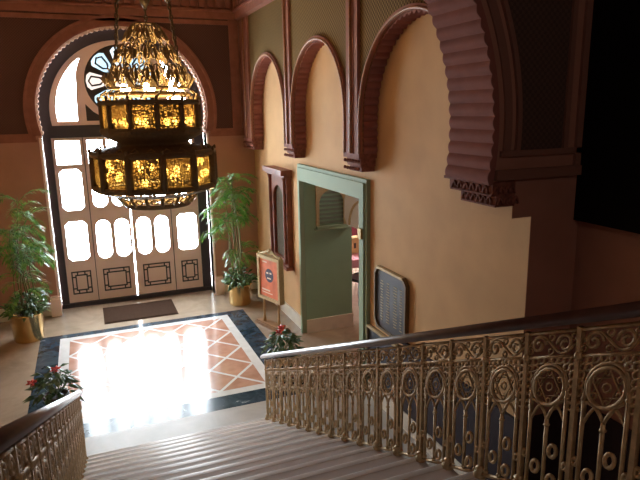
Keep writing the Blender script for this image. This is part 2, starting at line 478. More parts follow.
# cornice with dentils, entrance wall and right wall
mb = MB()
mb.box(XL, XR, YB - 0.10, YB, 4.95, 5.06); mb.box(XL, XR, YB - 0.13, YB, 5.06, 5.10)
mb.box(XL, XR, YB - 0.05, YB, 5.10, 5.34)
x = XL + 0.05
while x < XR - 0.2:
    mb.box(x, x + 0.085, YB - 0.12, YB - 0.05, 5.13, 5.32); x += 0.15
mb.box(XL, XR, YB - 0.22, YB, 5.34, 5.46)
o = mb.build('trim_7', M['terracotta']); S(o, 'terracotta cornice with a row of dentils over the entrance wall', 'cornice')

# ------------------------------------------------------------------ entrance door frame and doors
PB = plane_back
mb = MB()
mb.box(AXC - 1.345, -0.50, YD - 0.02, YD + 0.10, 0, 3.0)
mb.box(1.90, AXC + 1.345, YD - 0.02, YD + 0.10, 0, 3.0)
mb.box(AXC - 1.345, AXC + 1.345, YD - 0.03, YD + 0.10, 3.0, 3.20)
mb.box(AXC - 1.345, AXC + 1.345, YD - 0.04, YD + 0.10, 0, 0.075)
a1 = math.asin((3.20 - AZ) / 1.40); a2 = math.asin((3.20 - AZ) / 1.19)
mb.plate(arcpts(AXC, AZ, 1.40, a1, pi - a1, 48) + arcpts(AXC, AZ, 1.19, pi - a2, a2, 48), [], PB(YD - 0.02), 0.12)
for (xa, xb) in ((-0.52, -0.465), (-0.025, 0.020), (1.365, 1.41), (1.865, 1.92)): mb.box(xa, xb, YD + 0.072, YD + 0.098, 0.075, 3.0)
for (xa, xb) in ((-0.008, 0.003), (1.382, 1.393)): mb.box(xa, xb, YD - 0.012, YD + 0.02, 0.085, 2.99)
mb.box(-0.5, 0.62, YD + 0.072, YD + 0.098, 0.07, 0.11); mb.box(0.72, 1.9, YD + 0.072, YD + 0.098, 0.07, 0.11); mb.box(-0.5, 1.9, YD + 0.072, YD + 0.098, 2.96, 3.01)
o = mb.build('trim_8', M['frame_dark']); S(o, 'dark frame and transom around the entrance doors', 'door frame')

GL = 0.05
def leaf(n, x0, x1, shapes, panel, label):
    d = thing('door_%d' % n, label, 'door', ((x0 + x1) / 2, YD, 0.075), kind=STRUCT)
    off = Matrix.Translation((-(x0 + x1) / 2, -YD, -0.075))
    mb = MB(); mb.plate(rect(x0, x1, 0.08, 2.995), [s for s in shapes], off @ PB(YD), 0.07)
    mb.build('leaf', M['cream'], d)
    for s in shapes:
        m2 = MB(); m2.plate(s, [], off @ PB(YD + 0.035), 0.008)
        m2.build('pane', M['pane'], d)
        m3 = MB()  # glazing bead
        cx = sum(p[0] for p in s) / len(s); cz = sum(p[1] for p in s) / len(s)
        pts = [off @ Vector((p[0], YD - 0.004, p[1])) for p in s]
        m3.tube(pts, 0.011, 5, closed=True); m3.build('bead', M['cream'], d)
    # key-pattern frame in the lower panel: two rectangles linked by notches
    (a, b, z0, z1) = panel
    m4 = MB(); t = 0.022; g = 0.062
    def bar(xa, xb, za, zb):
        m4.box(xa - (x0 + x1) / 2, xb - (x0 + x1) / 2, -0.012, 0.001, za - 0.075, zb - 0.075)
    for (i0, i1, j0, j1) in ((a, b, z0, z1), (a + g, b - g, z0 + g, z1 - g)):
        bar(i0, i1, j0, j0 + t); bar(i0, i1, j1 - t, j1); bar(i0, i0 + t, j0 + t, j1 - t); bar(i1 - t, i1, j0 + t, j1 - t)
    for cx in (a + g * 1.5, b - g * 1.5 - t):
        for zz in (z0, z1 - g): bar(cx, cx + t, zz, zz + g)
    for cz in (z0 + g * 1.5, z1 - g * 1.5 - t):
        for xx in (a, b - g): bar(xx, xx + g, cz, cz + t)
    m4.build('key_panel', M['key'], d)
    return d
leaf(1, -0.495, -0.005, [rect(-0.45, -0.05, 2.54, 2.95), chamf(-0.44, -0.07, 1.74, 2.47, 0.07), chamf(-0.44, -0.07, 0.84, 1.56, 0.07)],
     (-0.42, -0.09, 0.23, 0.65), 'narrow cream door leaf at the far left of the entrance')
leaf(2, 0.0, 0.665, [rect(0.05, 0.32, 2.54, 2.95), rect(0.365, 0.63, 2.54, 2.95), stadium(0.055, 0.32, 1.76, 2.47), stadium(0.37, 0.635, 1.76, 2.47),
     stadium(0.055, 0.32, 0.83, 1.55), stadium(0.37, 0.635, 0.83, 1.55)], (0.11, 0.575, 0.23, 0.645), 'wide cream door leaf left of the bright gap, above the mat')
leaf(3, 0.69, 1.385, [rect(0.74, 1.015, 2.54, 2.95), rect(1.065, 1.335, 2.54, 2.95), stadium(0.745, 1.015, 1.76, 2.47), stadium(1.065, 1.335, 1.76, 2.47),
     stadium(0.745, 1.015, 0.83, 1.55), stadium(1.065, 1.335, 0.83, 1.55)], (0.81, 1.30, 0.225, 0.65), 'wide cream door leaf right of the bright gap, oval panes')
leaf(4, 1.39, 1.895, [rect(1.46, 1.85, 2.54, 2.95), chamf(1.475, 1.855, 1.74, 2.47, 0.07), chamf(1.475, 1.855, 0.84, 1.55, 0.07)],
     (1.51, 1.82, 0.225, 0.64), 'narrow cream door leaf at the far right beside the tall palm')

# fanlight
w = thing('window_1', 'arched fanlight with a coloured rose above the entrance doors', 'window', (AXC, YD, 3.20), kind=STRUCT)
off = Matrix.Translation((-AXC, -YD, -3.20))
RC = (AXC, 3.93)
def side_pane(sgn):
    pts = []
    # outer curve
    A = arcpts(AXC, AZ + 0.03, 1.085, math.asin((3.27 - AZ - 0.03) / 1.085), radians(52), 18)
    B = [p for p in arcpts(RC[0], RC[1], 0.735, radians(30), radians(-2), 12)]
    x_in = B[-1][0]
    pts = A + B + [(x_in + 0.02, 3.6), (x_in + 0.03, 3.27)]
    return [(AXC + sgn * (p[0] - AXC), p[1]) for p in pts]
def tri_pane(sgn):
    pts = [(AXC + 0.62, 3.27), (AXC + 0.62, 3.55), (AXC + 0.50, 3.42), (AXC + 0.36, 3.33), (AXC + 0.25, 3.27)]
    return [(AXC + sgn * (p[0] - AXC), p[1]) for p in pts]
a2 = math.asin((3.20 - AZ) / 1.19)
fan = arcpts(AXC, AZ, 1.195, a2, pi - a2, 48)
rosehole = arcpts(RC[0], RC[1], 0.60, 0, 2 * pi, 48)[:-1]
mb = MB(); mb.plate(fan, [side_pane(1), side_pane(-1), rosehole], off @ PB(YD), 0.08)
mb.build('frame', M['cream'], w)
for s in (1, -1):
    m2 = MB(); m2.plate(side_pane(s), [], off @ PB(YD + 0.035), 0.008); m2.build('pane', M['pane'], w)
    m2 = MB(); m2.plate(tri_pane(s), [], off @ PB(YD - 0.001), 0.006); m2.build('dark_panel', M['lead'], w)
petals = []
for k in range(8):
    a = k * pi / 4
    h = radians(16.5); h2 = radians(7)
    p = [(0.20, -h2 * 0.6), (0.32, -h), (0.52, -h), (0.565, -h * 0.6), (0.575, 0), (0.565, h * 0.6), (0.52, h), (0.32, h), (0.20, h2 * 0.6)]
    petals.append([(RC[0] + r * cos(a + t), RC[1] + r * sin(a + t)) for r, t in p])
hub = arcpts(RC[0], RC[1], 0.13, 0, 2 * pi, 24)[:-1]
mb = MB(); mb.plate(arcpts(RC[0], RC[1], 0.605, 0, 2 * pi, 48)[:-1], petals + [hub], off @ PB(YD + 0.01), 0.05)
rose = mb.build('rose', M['lead'], w)
for k, p in enumerate(petals):
    a = k * pi / 4
    m2 = MB(); m2.plate(p, [], off @ PB(YD + 0.035), 0.006)
    m2.build('petal_pane', M['pane_pink'] if k in (4,) else M['pane_blue'] if k in (3, 5, 1, 7) else M['pane_pale'], rose)
    m3 = MB()
    hexa = [(0.29, 0), (0.35, -radians(9)), (0.49, -radians(9)), (0.53, 0), (0.49, radians(9)), (0.35, radians(9))]
    m3.tube([off @ Vector((RC[0] + r * cos(a + t), YD + 0.02, RC[1] + r * sin(a + t))) for r, t in hexa], 0.017, 5, closed=True)
    m3.tube([off @ Vector((RC[0] + r * cos(a + t), YD + 0.02, RC[1] + r * sin(a + t))) for r, t in ((0.20, 0), (0.29, 0))], 0.015, 5)
    m3.build('lead_line', M['lead'], rose)
m2 = MB(); m2.plate(hub, [], off @ PB(YD + 0.035), 0.006); m2.build('hub_pane', M['pane_pink'], rose)

# ------------------------------------------------------------------ right wall
PR = plane_right
DY0, DY1, DZ1 = 5.975, 8.02, 2.40
mb = MB()
mb.plate([(YA0, 0), (DY0, 0), (DY0, DZ1), (DY1, DZ1), (DY1, 0), (YB + 0.2, 0), (YB + 0.2, ZC), (YA1 + 0.02, ZC), (YA1 + 0.02, 2.615), (YA0, 2.615)], [], PR(XR), 0.20)
mb.box(2.776, XR + 0.01, YA0 - 0.002, YA1 + 0.004, 2.616, 2.885)
o = mb.build('wall_right', M['peach']); S(o, 'peach plaster right wall with blind arches and green doorway', 'wall')

# blind arcade relief in front of the right wall
XF = 2.775
bays = [(9.09, 0.885, 3.34), (6.97, 0.885, 3.34), (4.715, 0.96, 3.27)]
Z0 = 2.92; ZT = 4.97
edges = [(YB, None)]
def bay_plate(c, half, zs, ya, yb):
    """paper-covered face from ya (near) to yb (far) with the arch cut out"""
    path = arch_path(c, half, Z0, zs)
    return [(ya, Z0), (ya, ZT), (yb, ZT), (yb, Z0)] + path[::-1]
bounds = [(8.03, YB), (5.885, 8.03), (YA1 - 0.05, 5.885)]
tn = 9
for (c, half, zs), (ya, yb), nm in zip(bays, bounds, ('farthest', 'middle', 'nearest')):
    a = thing('trim_%d' % tn, '%s blind arch on the right wall with patterned paper spandrels' % nm, 'blind arch', (XR, c, Z0), kind=STRUCT); tn += 1
    off = Matrix.Translation((-XR, -c, -Z0))
    mb = MB(); mb.plate(bay_plate(c, half, zs, ya, yb), [], off @ PR(XF), 0.172)
    mb.build('spandrel', M['wallpaper'], a)
    path = arch_path(c, half, Z0, zs, 40)
    sc = scalloped(path, 0.085, 0.028)
    outer = arch_path(c, half + 0.002, Z0, zs, 40)[::-1]
    mb = MB(); mb.plate(sc + outer, [], off @ PR(XF + 0.01), 0.16); mb.build('scalloped_soffit', M['scallop'], a)
    mb = MB(); mb.plate(arch_path(c, half + 0.05, Z0, zs, 40) + arch_path(c, half - 0.005, Z0, zs, 40)[::-1], [], off @ PR(XF - 0.03), 0.03)
    mb.build('arch_moulding', M['terracotta'], a)
    mb = MB(); pts = [off @ Vector((XF - 0.035, p[0], p[1])) for p in arch_path(c, half + 0.015, Z0, zs, 40)]
    mb.tube(pts, 0.014, 6); mb.build('rope', M['rope'], a)
# pilaster strips and corbels between the arches
for (ya, yb, nm) in ((7.845, 8.215, 'between the farthest and middle blind arches'), (5.675, 6.085, 'between the middle and nearest blind arches'), (9.975, 10.55, 'in the corner beside the farthest blind arch')):
    c = (ya + yb) / 2
    a = thing('trim_%d' % tn, 'carved corbel and pilaster strip ' + nm, 'corbel', (XR, c, 2.72), kind=STRUCT); tn += 1
    off = Vector((-XR, -c, -2.72))
    mb = MB()
    for k in range(3):
        y0 = ya + 0.055 + k * (yb - ya - 0.11) / 3; y1 = y0 + (yb - ya - 0.11) / 3 - 0.02
        mb.box(XF - 0.035 - XR, XF - XR, y0 - c, y1 - c, Z0 - 2.72, ZT - 2.72)
    mb.build('pilaster_strip', M['terracotta'], a)
    mb = MB(); mb.tube([(XF - 0.045 - XR, 0, Z0 - 2.72), (XF - 0.045 - XR, 0, ZT - 2.72)], 0.018, 6); mb.build('rope', M['rope'], a)
    mb = MB()
    for j, (z0, z1, e) in enumerate(((2.72, 2.78, -0.055), (2.78, 2.80, -0.035), (2.80, 2.87, -0.03), (2.87, 2.92, 0.0))):
        mb.box(XF - 0.04 - XR - e, 0, ya - c - e, yb - c + e, z0 - 2.72, z1 - 2.72)
    for z in (2.735, 2.815):
        for k in range(6):
            y = ya + 0.03 + k * (yb - ya - 0.06) / 5
            mb.sphere((XF - 0.035 - XR, y - c, z + 0.02 - 2.72), 0.02, 6)
    mb.build('corbel', M['carved'], a)
# cornice above the arcade
mb = MB()
mb.box(2.66, XR, YA1, YB, 4.95, 5.06); mb.box(2.62, XR, YA1, YB, 5.06, 5.10); mb.box(2.72, XR, YA1, YB, 5.10, 5.34)
y = YA1 + 0.05
while y < YB - 0.25:
    mb.box(2.63, 2.72, y, y + 0.085, 5.13, 5.32); y += 0.15
mb.box(2.55, XR, YA1, YB, 5.34, 5.46)
o = mb.build('trim_%d' % tn, M['terracotta']); tn += 1; S(o, 'terracotta cornice with dentils above the blind arches', 'cornice')

# baseboards
mb = MB(); mb.box(XR - 0.03, XR, 8.16, YB, 0, 0.20); mb.box(XR - 0.03, XR, YA0, 5.82, 0, 0.20)
o = mb.build('baseboard_right', M['base_stone']); S(o, 'cream stone baseboard along the right wall', 'baseboard')
mb = MB(); mb.box(XL, AXC - 1.50, YB - 0.03, YB, 0, 0.22); mb.box(AXC + 1.50, XR - 0.03, YB - 0.03, YB, 0, 0.22)
o = mb.build('baseboard_back', M['base_stone']); S(o, 'cream stone baseboard along the entrance wall', 'baseboard')

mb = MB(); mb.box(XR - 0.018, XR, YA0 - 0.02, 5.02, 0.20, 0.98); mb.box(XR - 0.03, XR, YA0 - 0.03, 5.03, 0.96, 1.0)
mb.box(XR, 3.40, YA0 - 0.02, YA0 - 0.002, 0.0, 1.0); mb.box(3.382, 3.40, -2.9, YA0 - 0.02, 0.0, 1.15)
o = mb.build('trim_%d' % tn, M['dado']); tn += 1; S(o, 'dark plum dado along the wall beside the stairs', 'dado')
# green doorway frame
t = thing('trim_%d' % tn, 'pale green wooden frame of the doorway in the right wall', 'door frame', (XR, 6.96, 0), kind=STRUCT); tn += 1
mb = MB()
for (d, g) in ((0.05, 0.0), (0.07, 0.045)):
    y0, y1, z1 = 5.83 + g, 8.12 - g, 2.62 - g
    e = 0.012 if g else 0.0
    mb.plate([(y0 - 6.96, 0), (DY0 + e - 6.96, 0), (DY0 + e - 6.96, DZ1 - e), (DY1 - e - 6.96, DZ1 - e), (DY1 - e - 6.96, 0), (y1 - 6.96, 0), (y1 - 6.96, z1), (y0 - 6.96, z1)], [], PR(-d), d)
mb.build('frame', M['green_trim'], t)
mb = MB(); mb.box(-0.10, -0.074, 5.88 - 6.96, 5.96 - 6.96, 1.93, 2.05); mb.build('latch', M['latch'], t)

# vestibule beyond the doorway
mb = MB()
mb.box(2.953, 3.73, 8.008, 8.30, 0, 3.0)
o = mb.build('wall_vestibule', M['green_paint']); S(o, 'sage green side wall inside the doorway', 'wall')
mb = MB(); mb.box(2.953, 3.745, 7.985, 8.008, 0, 0.21)
o = mb.build('baseboard_vestibule', M['base_stone']); S(o, 'cream baseboard under the sage green side wall', 'baseboard')
n = thing('trim_%d' % tn, 'arched green louvre niche on the side wall inside the doorway', 'louvre', (3.385, 8.008, 1.66), kind=STRUCT); tn += 1
mb = MB(); mb.box(-0.25, 0.26, -0.06, 0, -0.03, 0.02); mb.box(-0.28, 0.30, -0.08, 0, -0.045, -0.02); mb.build('ledge', M['green_trim'], n)
mb = MB()
for k in range(9): mb.box(-0.21, 0.22, -0.014, 0, 0.05 + k * 0.064, 0.085 + k * 0.064)
mb.build('louvre_slats', M['green_dark'], n)
arch_in = arch_path(0.0, 0.20, 0.02, 0.36, 20)
mb = MB(); mb.plate([(-0.25, 0.02)] + arch_in + [(0.26, 0.02), (0.26, 0.66), (-0.25, 0.66)], [], Matrix.Translation((0, -0.03, 0)) @ plane_back(0), 0.03)
mb.build('arched_frame', M['gilt'], n)
# white arched board on the far side of the vestibule
n = thing('trim_%d' % tn, 'white arched valance board hanging beyond the doorway', 'valance', (3.56, 7.4, 1.70), kind=STRUCT); tn += 1
mb = MB(); mb.plate([(-0.7, 0), (0.42, 0), (0.50, 0.10), (0.50, 0.38), (0.44, 0.46), (0.44, 1.05), (-0.7, 1.05)], [], plane_right(0), 0.05)
mb.build('board', M['white_paint'], n)
mb = MB(); mb.tube([(-0.01, 0.30 - 0.5 * (1 - cos(a)), 0.02 + 0.42 * sin(a)) for a in [pi / 2 * k / 10 for k in range(11)]], 0.018, 6); mb.build('gold_moulding', M['gilt'], n)
# vestibule ceiling, inner room walls
mb = MB(); mb.box(3.15, 9.0, 3.74, 15, 3.0, 3.1); o = mb.build('ceiling_inner', M['ceiling']); S(o, 'ceiling of the room beyond the doorway', 'ceiling')
mb = MB(); mb.box(6.4, 6.6, 3.74, 15, 0, 3.0); mb.box(3.15, 6.4, 13.0, 13.2, 0, 3.0); mb.box(3.15, 6.4, 4.2, 4.4, 0, 3.0)
o = mb.build('wall_inner', M['redwall']); S(o, 'dark red wall of the room beyond the doorway', 'wall')

# ------------------------------------------------------------------ transverse arch and stair wall
RB = 1.845; BZ = 3.22
wpoly = [(XR + 0.002, 0), (3.6, 0), (3.6, ZC), (-3.0, ZC), (-3.0, 0), (-1.55, 0), (-1.55, 2.62), (-1.38, 2.62), (-1.38, 2.88), (-1.145 - 0.03, 2.88)]
a0 = math.asin((2.88 - BZ) / (RB + 0.03))
wpoly += arcpts(AXC, BZ, RB + 0.03, pi - a0, a0, 60)
wpoly += [(2.78, 2.88), (2.78, 2.62), (XR + 0.002, 2.62)]
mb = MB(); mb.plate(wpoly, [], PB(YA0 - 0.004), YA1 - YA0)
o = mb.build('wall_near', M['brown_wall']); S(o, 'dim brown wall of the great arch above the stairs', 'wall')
base = arcpts(AXC, BZ, RB + 0.012, pi - a0, a0, 120)
sc = scalloped(base, 0.090, 0.017, 8)
mb = MB(); mb.plate(sc + arcpts(AXC, BZ, RB + 0.05, a0, pi - a0, 120), [], PB(YA0 - 0.02), YA1 - YA0 + 0.04)
o = mb.build('trim_%d' % tn, M['scallop']); tn += 1; S(o, 'mauve scalloped underside of the great near arch', 'arch')
# spandrel mouldings on the camera face
mb = MB()
for ra, rb, d in ((RB + 0.10, RB + 0.16, 0.02), (RB + 0.20, RB + 0.235, 0.03)):
    b0 = math.asin((3.10 - BZ) / ra)
    mb.plate(arcpts(AXC, BZ, rb, radians(60), b0, 40) + arcpts(AXC, BZ, ra, b0, radians(60), 40), [], PB(YA0 - d), d)
mb.box(2.64, 3.36, YA0 - 0.03, YA0, 3.06, 3.10); mb.box(3.18, 3.22, YA0 - 0.03, YA0, 3.10, 6.0)
mb.box(2.60, 3.40, YA0 - 0.045, YA0, 2.90, 2.97); mb.box(3.30, 3.36, YA0 - 0.03, YA0, 2.97, 6.0)
o = mb.build('trim_%d' % tn, M['dimframe']); tn += 1; S(o, 'dark moulded frame on the face of the great near arch', 'moulding')
mb = MB()
b0 = math.asin((3.10 - BZ) / (RB + 0.235))
mb.plate(arcpts(AXC, BZ, RB + 0.235, radians(55), b0, 40)[::-1][::-1] + [(3.18, 3.10), (3.18, 5.2)], [], PB(YA0 - 0.01), 0.01)
o = mb.build('trim_%d' % tn, M['dimpanel']); tn += 1; S(o, 'dark patterned panel in the spandrel of the great near arch', 'wall panel')
# carved corbel under the great arch
a = thing('trim_%d' % tn, 'carved stepped corbel carrying the great near arch', 'corbel', (XR, YA0, 2.62), kind=STRUCT); tn += 1
mb = MB()
for (x0, yf, z0, z1) in ((2.555, 3.80, 2.868, 2.888), (2.59, 3.77, 2.80, 2.868), (2.58, 3.75, 2.788, 2.80), (2.625, 3.67, 2.722, 2.788), (2.615, 3.655, 2.71, 2.722)):
    mb.box(x0 - XR, 2.785 - XR, -0.012, yf - YA0, z0 - 2.62, z1 - 2.62)
mb.build('corbel', M['carved'], a)
mb = MB()
for (x0, yf, z) in ((2.59, 3.76, 2.805), (2.625, 3.66, 2.727)):
    N = 6
    for k in range(N):
        y = 0.03 + k * (yf - YA0 - 0.04) / N
        pts = [(x0 - XR - 0.004, y + 0.055 * (i / 6.0), z - 2.62 + 0.05 * sin(pi * i / 6.0)) for i in range(7)]
        mb.tube(pts, 0.011, 5)
    for k in range(4):
        x = x0 - XR + 0.01 + k * 0.045
        pts = [(x + 0.04 * (i / 6.0), -0.02, z - 2.62 + 0.05 * sin(pi * i / 6.0)) for i in range(7)]
        mb.tube(pts, 0.009, 5)
mb.build('carved_leaves', M['carved'], a)
# stair side wall and the black upper panel
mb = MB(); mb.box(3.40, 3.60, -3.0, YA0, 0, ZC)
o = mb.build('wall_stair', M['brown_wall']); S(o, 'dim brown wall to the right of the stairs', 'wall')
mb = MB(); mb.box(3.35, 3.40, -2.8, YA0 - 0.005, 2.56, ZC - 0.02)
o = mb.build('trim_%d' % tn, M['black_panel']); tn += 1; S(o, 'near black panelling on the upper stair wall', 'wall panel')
# remaining shell
mb = MB(); mb.box(XL - 0.2, XL, YA1, YB, 0, ZC); o = mb.build('wall_left', M['peach']); S(o, 'peach plaster left wall of the hall', 'wall')
mb = MB(); mb.box(-3.2, -3.0, -3.0, YA0, 0, ZC); o = mb.build('wall_stair_left', M['brown_wall']); S(o, 'dim brown wall left of the stairs', 'wall')
mb = MB(); mb.box(-3.2, 3.6, -3.2, -3.0, 0, ZC); o = mb.build('wall_behind', M['brown_wall']); S(o, 'dim brown wall behind the stairs', 'wall')
mb = MB(); mb.box(-3.2, 3.6, -3.2, 11.0, ZC, ZC + 0.1); o = mb.build('ceiling', M['ceiling']); S(o, 'high plaster ceiling of the stair hall', 'ceiling')

# ------------------------------------------------------------------ staircase
XS0, XS1 = -0.28, 1.62
TR, RI, NS, Y0, ZB = 0.264, 0.117, 21, 5.76, 0.023
st = thing('marble_staircase', 'grey marble staircase with pale nosings descending into the hall', 'staircase', (0.67, Y0, 0))
for k in range(NS):
    yf = -k * TR
    z1 = ZB + k * RI
    mb = MB()
    yb = yf - TR - 0.02 if k < NS - 1 else -8.7
    zl = 0.0
    mb.box(-0.965, 0.965, yb, yf - 0.02, zl, z1)
    mb.mi = 1
    # rounded nosing
    prof = [(0.035, 0.0), (0.0, 0.0)] + [(-0.018 * sin(a), -0.018 + 0.018 * cos(a)) for a in (pi / 6, pi / 3, pi / 2, 2 * pi / 3, 5 * pi / 6)] + [(0.0, -0.036), (0.035, -0.036)]
    A = [mb.bm.verts.new((-0.965, yf - u, z1 + 0.001 + v)) for u, v in prof]
    B = [mb.bm.verts.new((0.965, yf - u, z1 + 0.001 + v)) for u, v in prof]
    for i in range(len(A) - 1): mb._face([A[i], A[i + 1], B[i + 1], B[i]], True)
    mb._face(A); mb._face(B[::-1])
    mb.build('step', [M['tread'], M['nosing']], st)

# ------------------------------------------------------------------ balustrades
SL = RI / TR
RH = 0.728          # underside of the rail above the step line
def spiral(cx, cz, r0, turns, a0, sgn, n=18):
    return [(cx + r0 * (1 - 0.8 * i / n) * cos(a0 + sgn * 2 * pi * turns * i / n), cz + r0 * (1 - 0.8 * i / n) * sin(a0 + sgn * 2 * pi * turns * i / n)) for i in range(n + 1)]
def sh(pts, x=0.0):    # panel plane: u runs up the stairs (-Y), sheared to the slope
    return [(x, -u, v + SL * u) for u, v in pts]
W = TR
def circ(cx, cz, r, n=16): return [(cx + r * cos(2 * pi * k / n), cz + r * sin(2 * pi * k / n)) for k in range(n)]
m = MB()
m.tube(sh([(0, 0.602), (W, 0.602)]), 0.007, 5); m.tube(sh([(0, 0.706), (W, 0.706)]), 0.008, 5)
for (cx, s) in ((0.062, 1), (0.195, -1)):
    m.tube(sh(spiral(cx, 0.654, 0.040, 1.4, 0 if s > 0 else pi, s)), 0.007, 5)
m.tube(sh([(0.012 + 0.233 * i / 14, 0.654 + 0.038 * sin(2 * pi * i / 14)) for i in range(15)]), 0.006, 5)
for c in ((0.128, 0.684), (0.128, 0.624), (0.02, 0.63), (0.236, 0.68)): m.tube(sh(circ(*c, 0.013, 8)), 0.005, 4, closed=True)
frieze_me = m
m = MB()
CC = (W / 2, 0.475); CR = 0.078
m.tube(sh(circ(*CC, CR, 22)), 0.0095, 6, closed=True)
m.tube(sh(arch_path(W / 2, 0.088, 0.36, 0.482, 16)), 0.008, 6)
for a in (pi / 2, -pi / 2):
    tri = [(CC[0] + CR * cos(a + 2 * pi * k / 3), CC[1] + CR * sin(a + 2 * pi * k / 3)) for k in range(3)]
    m.tube(sh(tri), 0.0058, 5, closed=True)
for k in range(6):
    a = k * pi / 3 + pi / 6
    m.tube(sh(circ(CC[0] + 0.060 * cos(a), CC[1] + 0.060 * sin(a), 0.012, 8)), 0.0042, 4, closed=True)
m.tube(sh(circ(*CC, 0.017, 8)), 0.0045, 4, closed=True)
for s in (-1, 1):     # lancet heads
    m.tube(sh([(W / 2, 0.335)] + [(W / 2 + s * 0.086 * (i / 8.0), 0.335 + 0.085 * sin(pi / 2 * i / 8.0) ** 0.8) for i in range(1, 9)]), 0.0075, 6)
    m.tube(sh([(W / 2 + s * 0.086, 0.335)] + [(W / 2 + s * (0.086 - 0.05 * (i / 6.0)), 0.335 + 0.06 * sin(pi / 2 * i / 6.0)) for i in range(1, 7)]), 0.0065, 5)
# pierced net in the spandrels
for (u, v) in ((0.022, 0.585), (0.052, 0.585), (0.082, 0.588), (0.022, 0.555), (0.050, 0.556), (0.018, 0.525), (0.019, 0.493), (0.019, 0.461), (0.019, 0.429), (0.019, 0.397), (0.112, 0.588)):
    for uu in (u, W - u): m.tube(sh(circ(uu, v, 0.0155, 8)), 0.0068, 5, closed=True)
tracery_me = m
def spindle_mesh(u, top):
    m = MB(); m.tube(sh([(u, 0.015), (u, top)]), 0.0085, 6)
    for v in (top - 0.03, 0.03): m.tube(sh([(u, v - 0.012), (u, v), (u, v + 0.012)]), 0.009, 6, radii=[0.006, 0.014, 0.006])
    return m
def ring_mesh(u, v, r=0.024):
    m = MB(); m.tube(sh([(u + r * 0.85 * cos(2 * pi * k / 12), v + r * 1.15 * sin(2 * pi * k / 12)) for k in range(12)]), 0.0085, 6, closed=True); return m
post_m = MB(); post_m.box(-0.010, 0.010, -0.010, 0.010, 0.0, 0.716)
post_m.lathe([(0.030, -0.002), (0.034, 0.012), (0.020, 0.03), (0.026, 0.042), (0.012, 0.06)], 8)
post_m.lathe([(0.012, 0.585), (0.018, 0.602), (0.012, 0.62)], 8)

NP = 20
def balustrade(x, label, drop):
    b = thing('stair_balustrade', label, 'balustrade', (x, 5.724, ZB - drop), group='gilt iron balustrades beside the marble stairs')
    return b
def place(me_obj, parent, k):
    o = me_obj.copy(); COL.objects.link(o); o.parent = parent
    return o
bR = balustrade(XS1, 'gilt openwork balustrade with dark wooden handrail on the right of the stairs', 0.0)
protos = None
def fill(b, first):
    global protos
    for k in range(NP + 1):
        loc = Vector((0, -k * TR, k * RI))
        if k == 0 and first:
            post = post_m.build('post', M['brass'], b)
            panel = bpy.data.objects.new('panel', None); COL.objects.link(panel); panel.parent = b
            fr = frieze_me.build('scroll_frieze', M['brass'], panel)
            tr_ = tracery_me.build('rose_tracery', M['brass'], panel)
            sps = [spindle_mesh(u, t_).build('spindle', M['brass'], panel) for u, t_ in ((0.0405, 0.46), (W / 2, 0.34), (W - 0.0405, 0.46))]
            rgs = [ring_mesh(u, v).build('ring', M['brass'], panel) for u, v in ((0.084, 0.115), (0.172, 0.195), (0.172, 0.06))] + \
                  [ring_mesh(u, v, 0.013).build('ring', M['brass'], panel) for u, v in ((0.0225, 0.17), (W - 0.0225, 0.14))]
            ft = MB(); ft.tube(sh([(0, 0.012), (W, 0.012)]), 0.010, 5); ft = ft.build('bottom_rail', M['brass'], panel)
            protos = (post, panel, [fr, tr_] + sps + rgs + [ft])
            continue
        p = protos[0].copy(); COL.objects.link(p); p.parent = b; p.location = loc
        if k < NP:
            q = protos[1].copy(); COL.objects.link(q); q.parent = b; q.location = loc
            for c in protos[2]:
                d = c.copy(); COL.objects.link(d); d.parent = q
    # handrail with a moulded section, ending in a rounded tip at the foot
    prof = [(-0.028, 0.0), (-0.024, -0.010), (0.024, -0.010), (0.028, 0.0), (0.034, 0.006)] + [(0.037 * cos(pi * k / 12), 0.014 + 0.030 * sin(pi * k / 12)) for k in range(13)] + [(-0.034, 0.006)]
    m = MB(); secs = []
    for u, sc_ in ((-0.12, 0.55), (-0.10, 0.85), (-0.06, 1), (0.5, 1), (2.0, 1), (NP * TR + 0.05, 1)):
        secs.append([m.bm.verts.new((px * sc_, -u, RH + SL * u + pz * sc_ + 0.012)) for px, pz in prof])
    for A, B in zip(secs, secs[1:]):
        for i in range(len(A)): m._face([A[i], A[(i + 1) % len(A)], B[(i + 1) % len(A)], B[i]], True)
    m._face(secs[0]); m._face(secs[-1])
    m.build('handrail', M['rail'], b)
fill(bR, True)
bL = balustrade(XS0, 'gilt openwork balustrade with shiny handrail on the left of the stairs', 0.04)
fill(bL, False)

# ------------------------------------------------------------------ door mat
mb = MB(); mb.box(-0.57, 0.57, -0.40, 0.40, 0, 0.018)
mb.box(-0.60, 0.60, -0.43, 0.43, 0, 0.010)
o = mb.build('door_mat', M['mat'], loc=(0.64, 10.16, 0.0)); tag(o, 'dark brown rectangular mat lying in front of the entrance doors', 'mat')

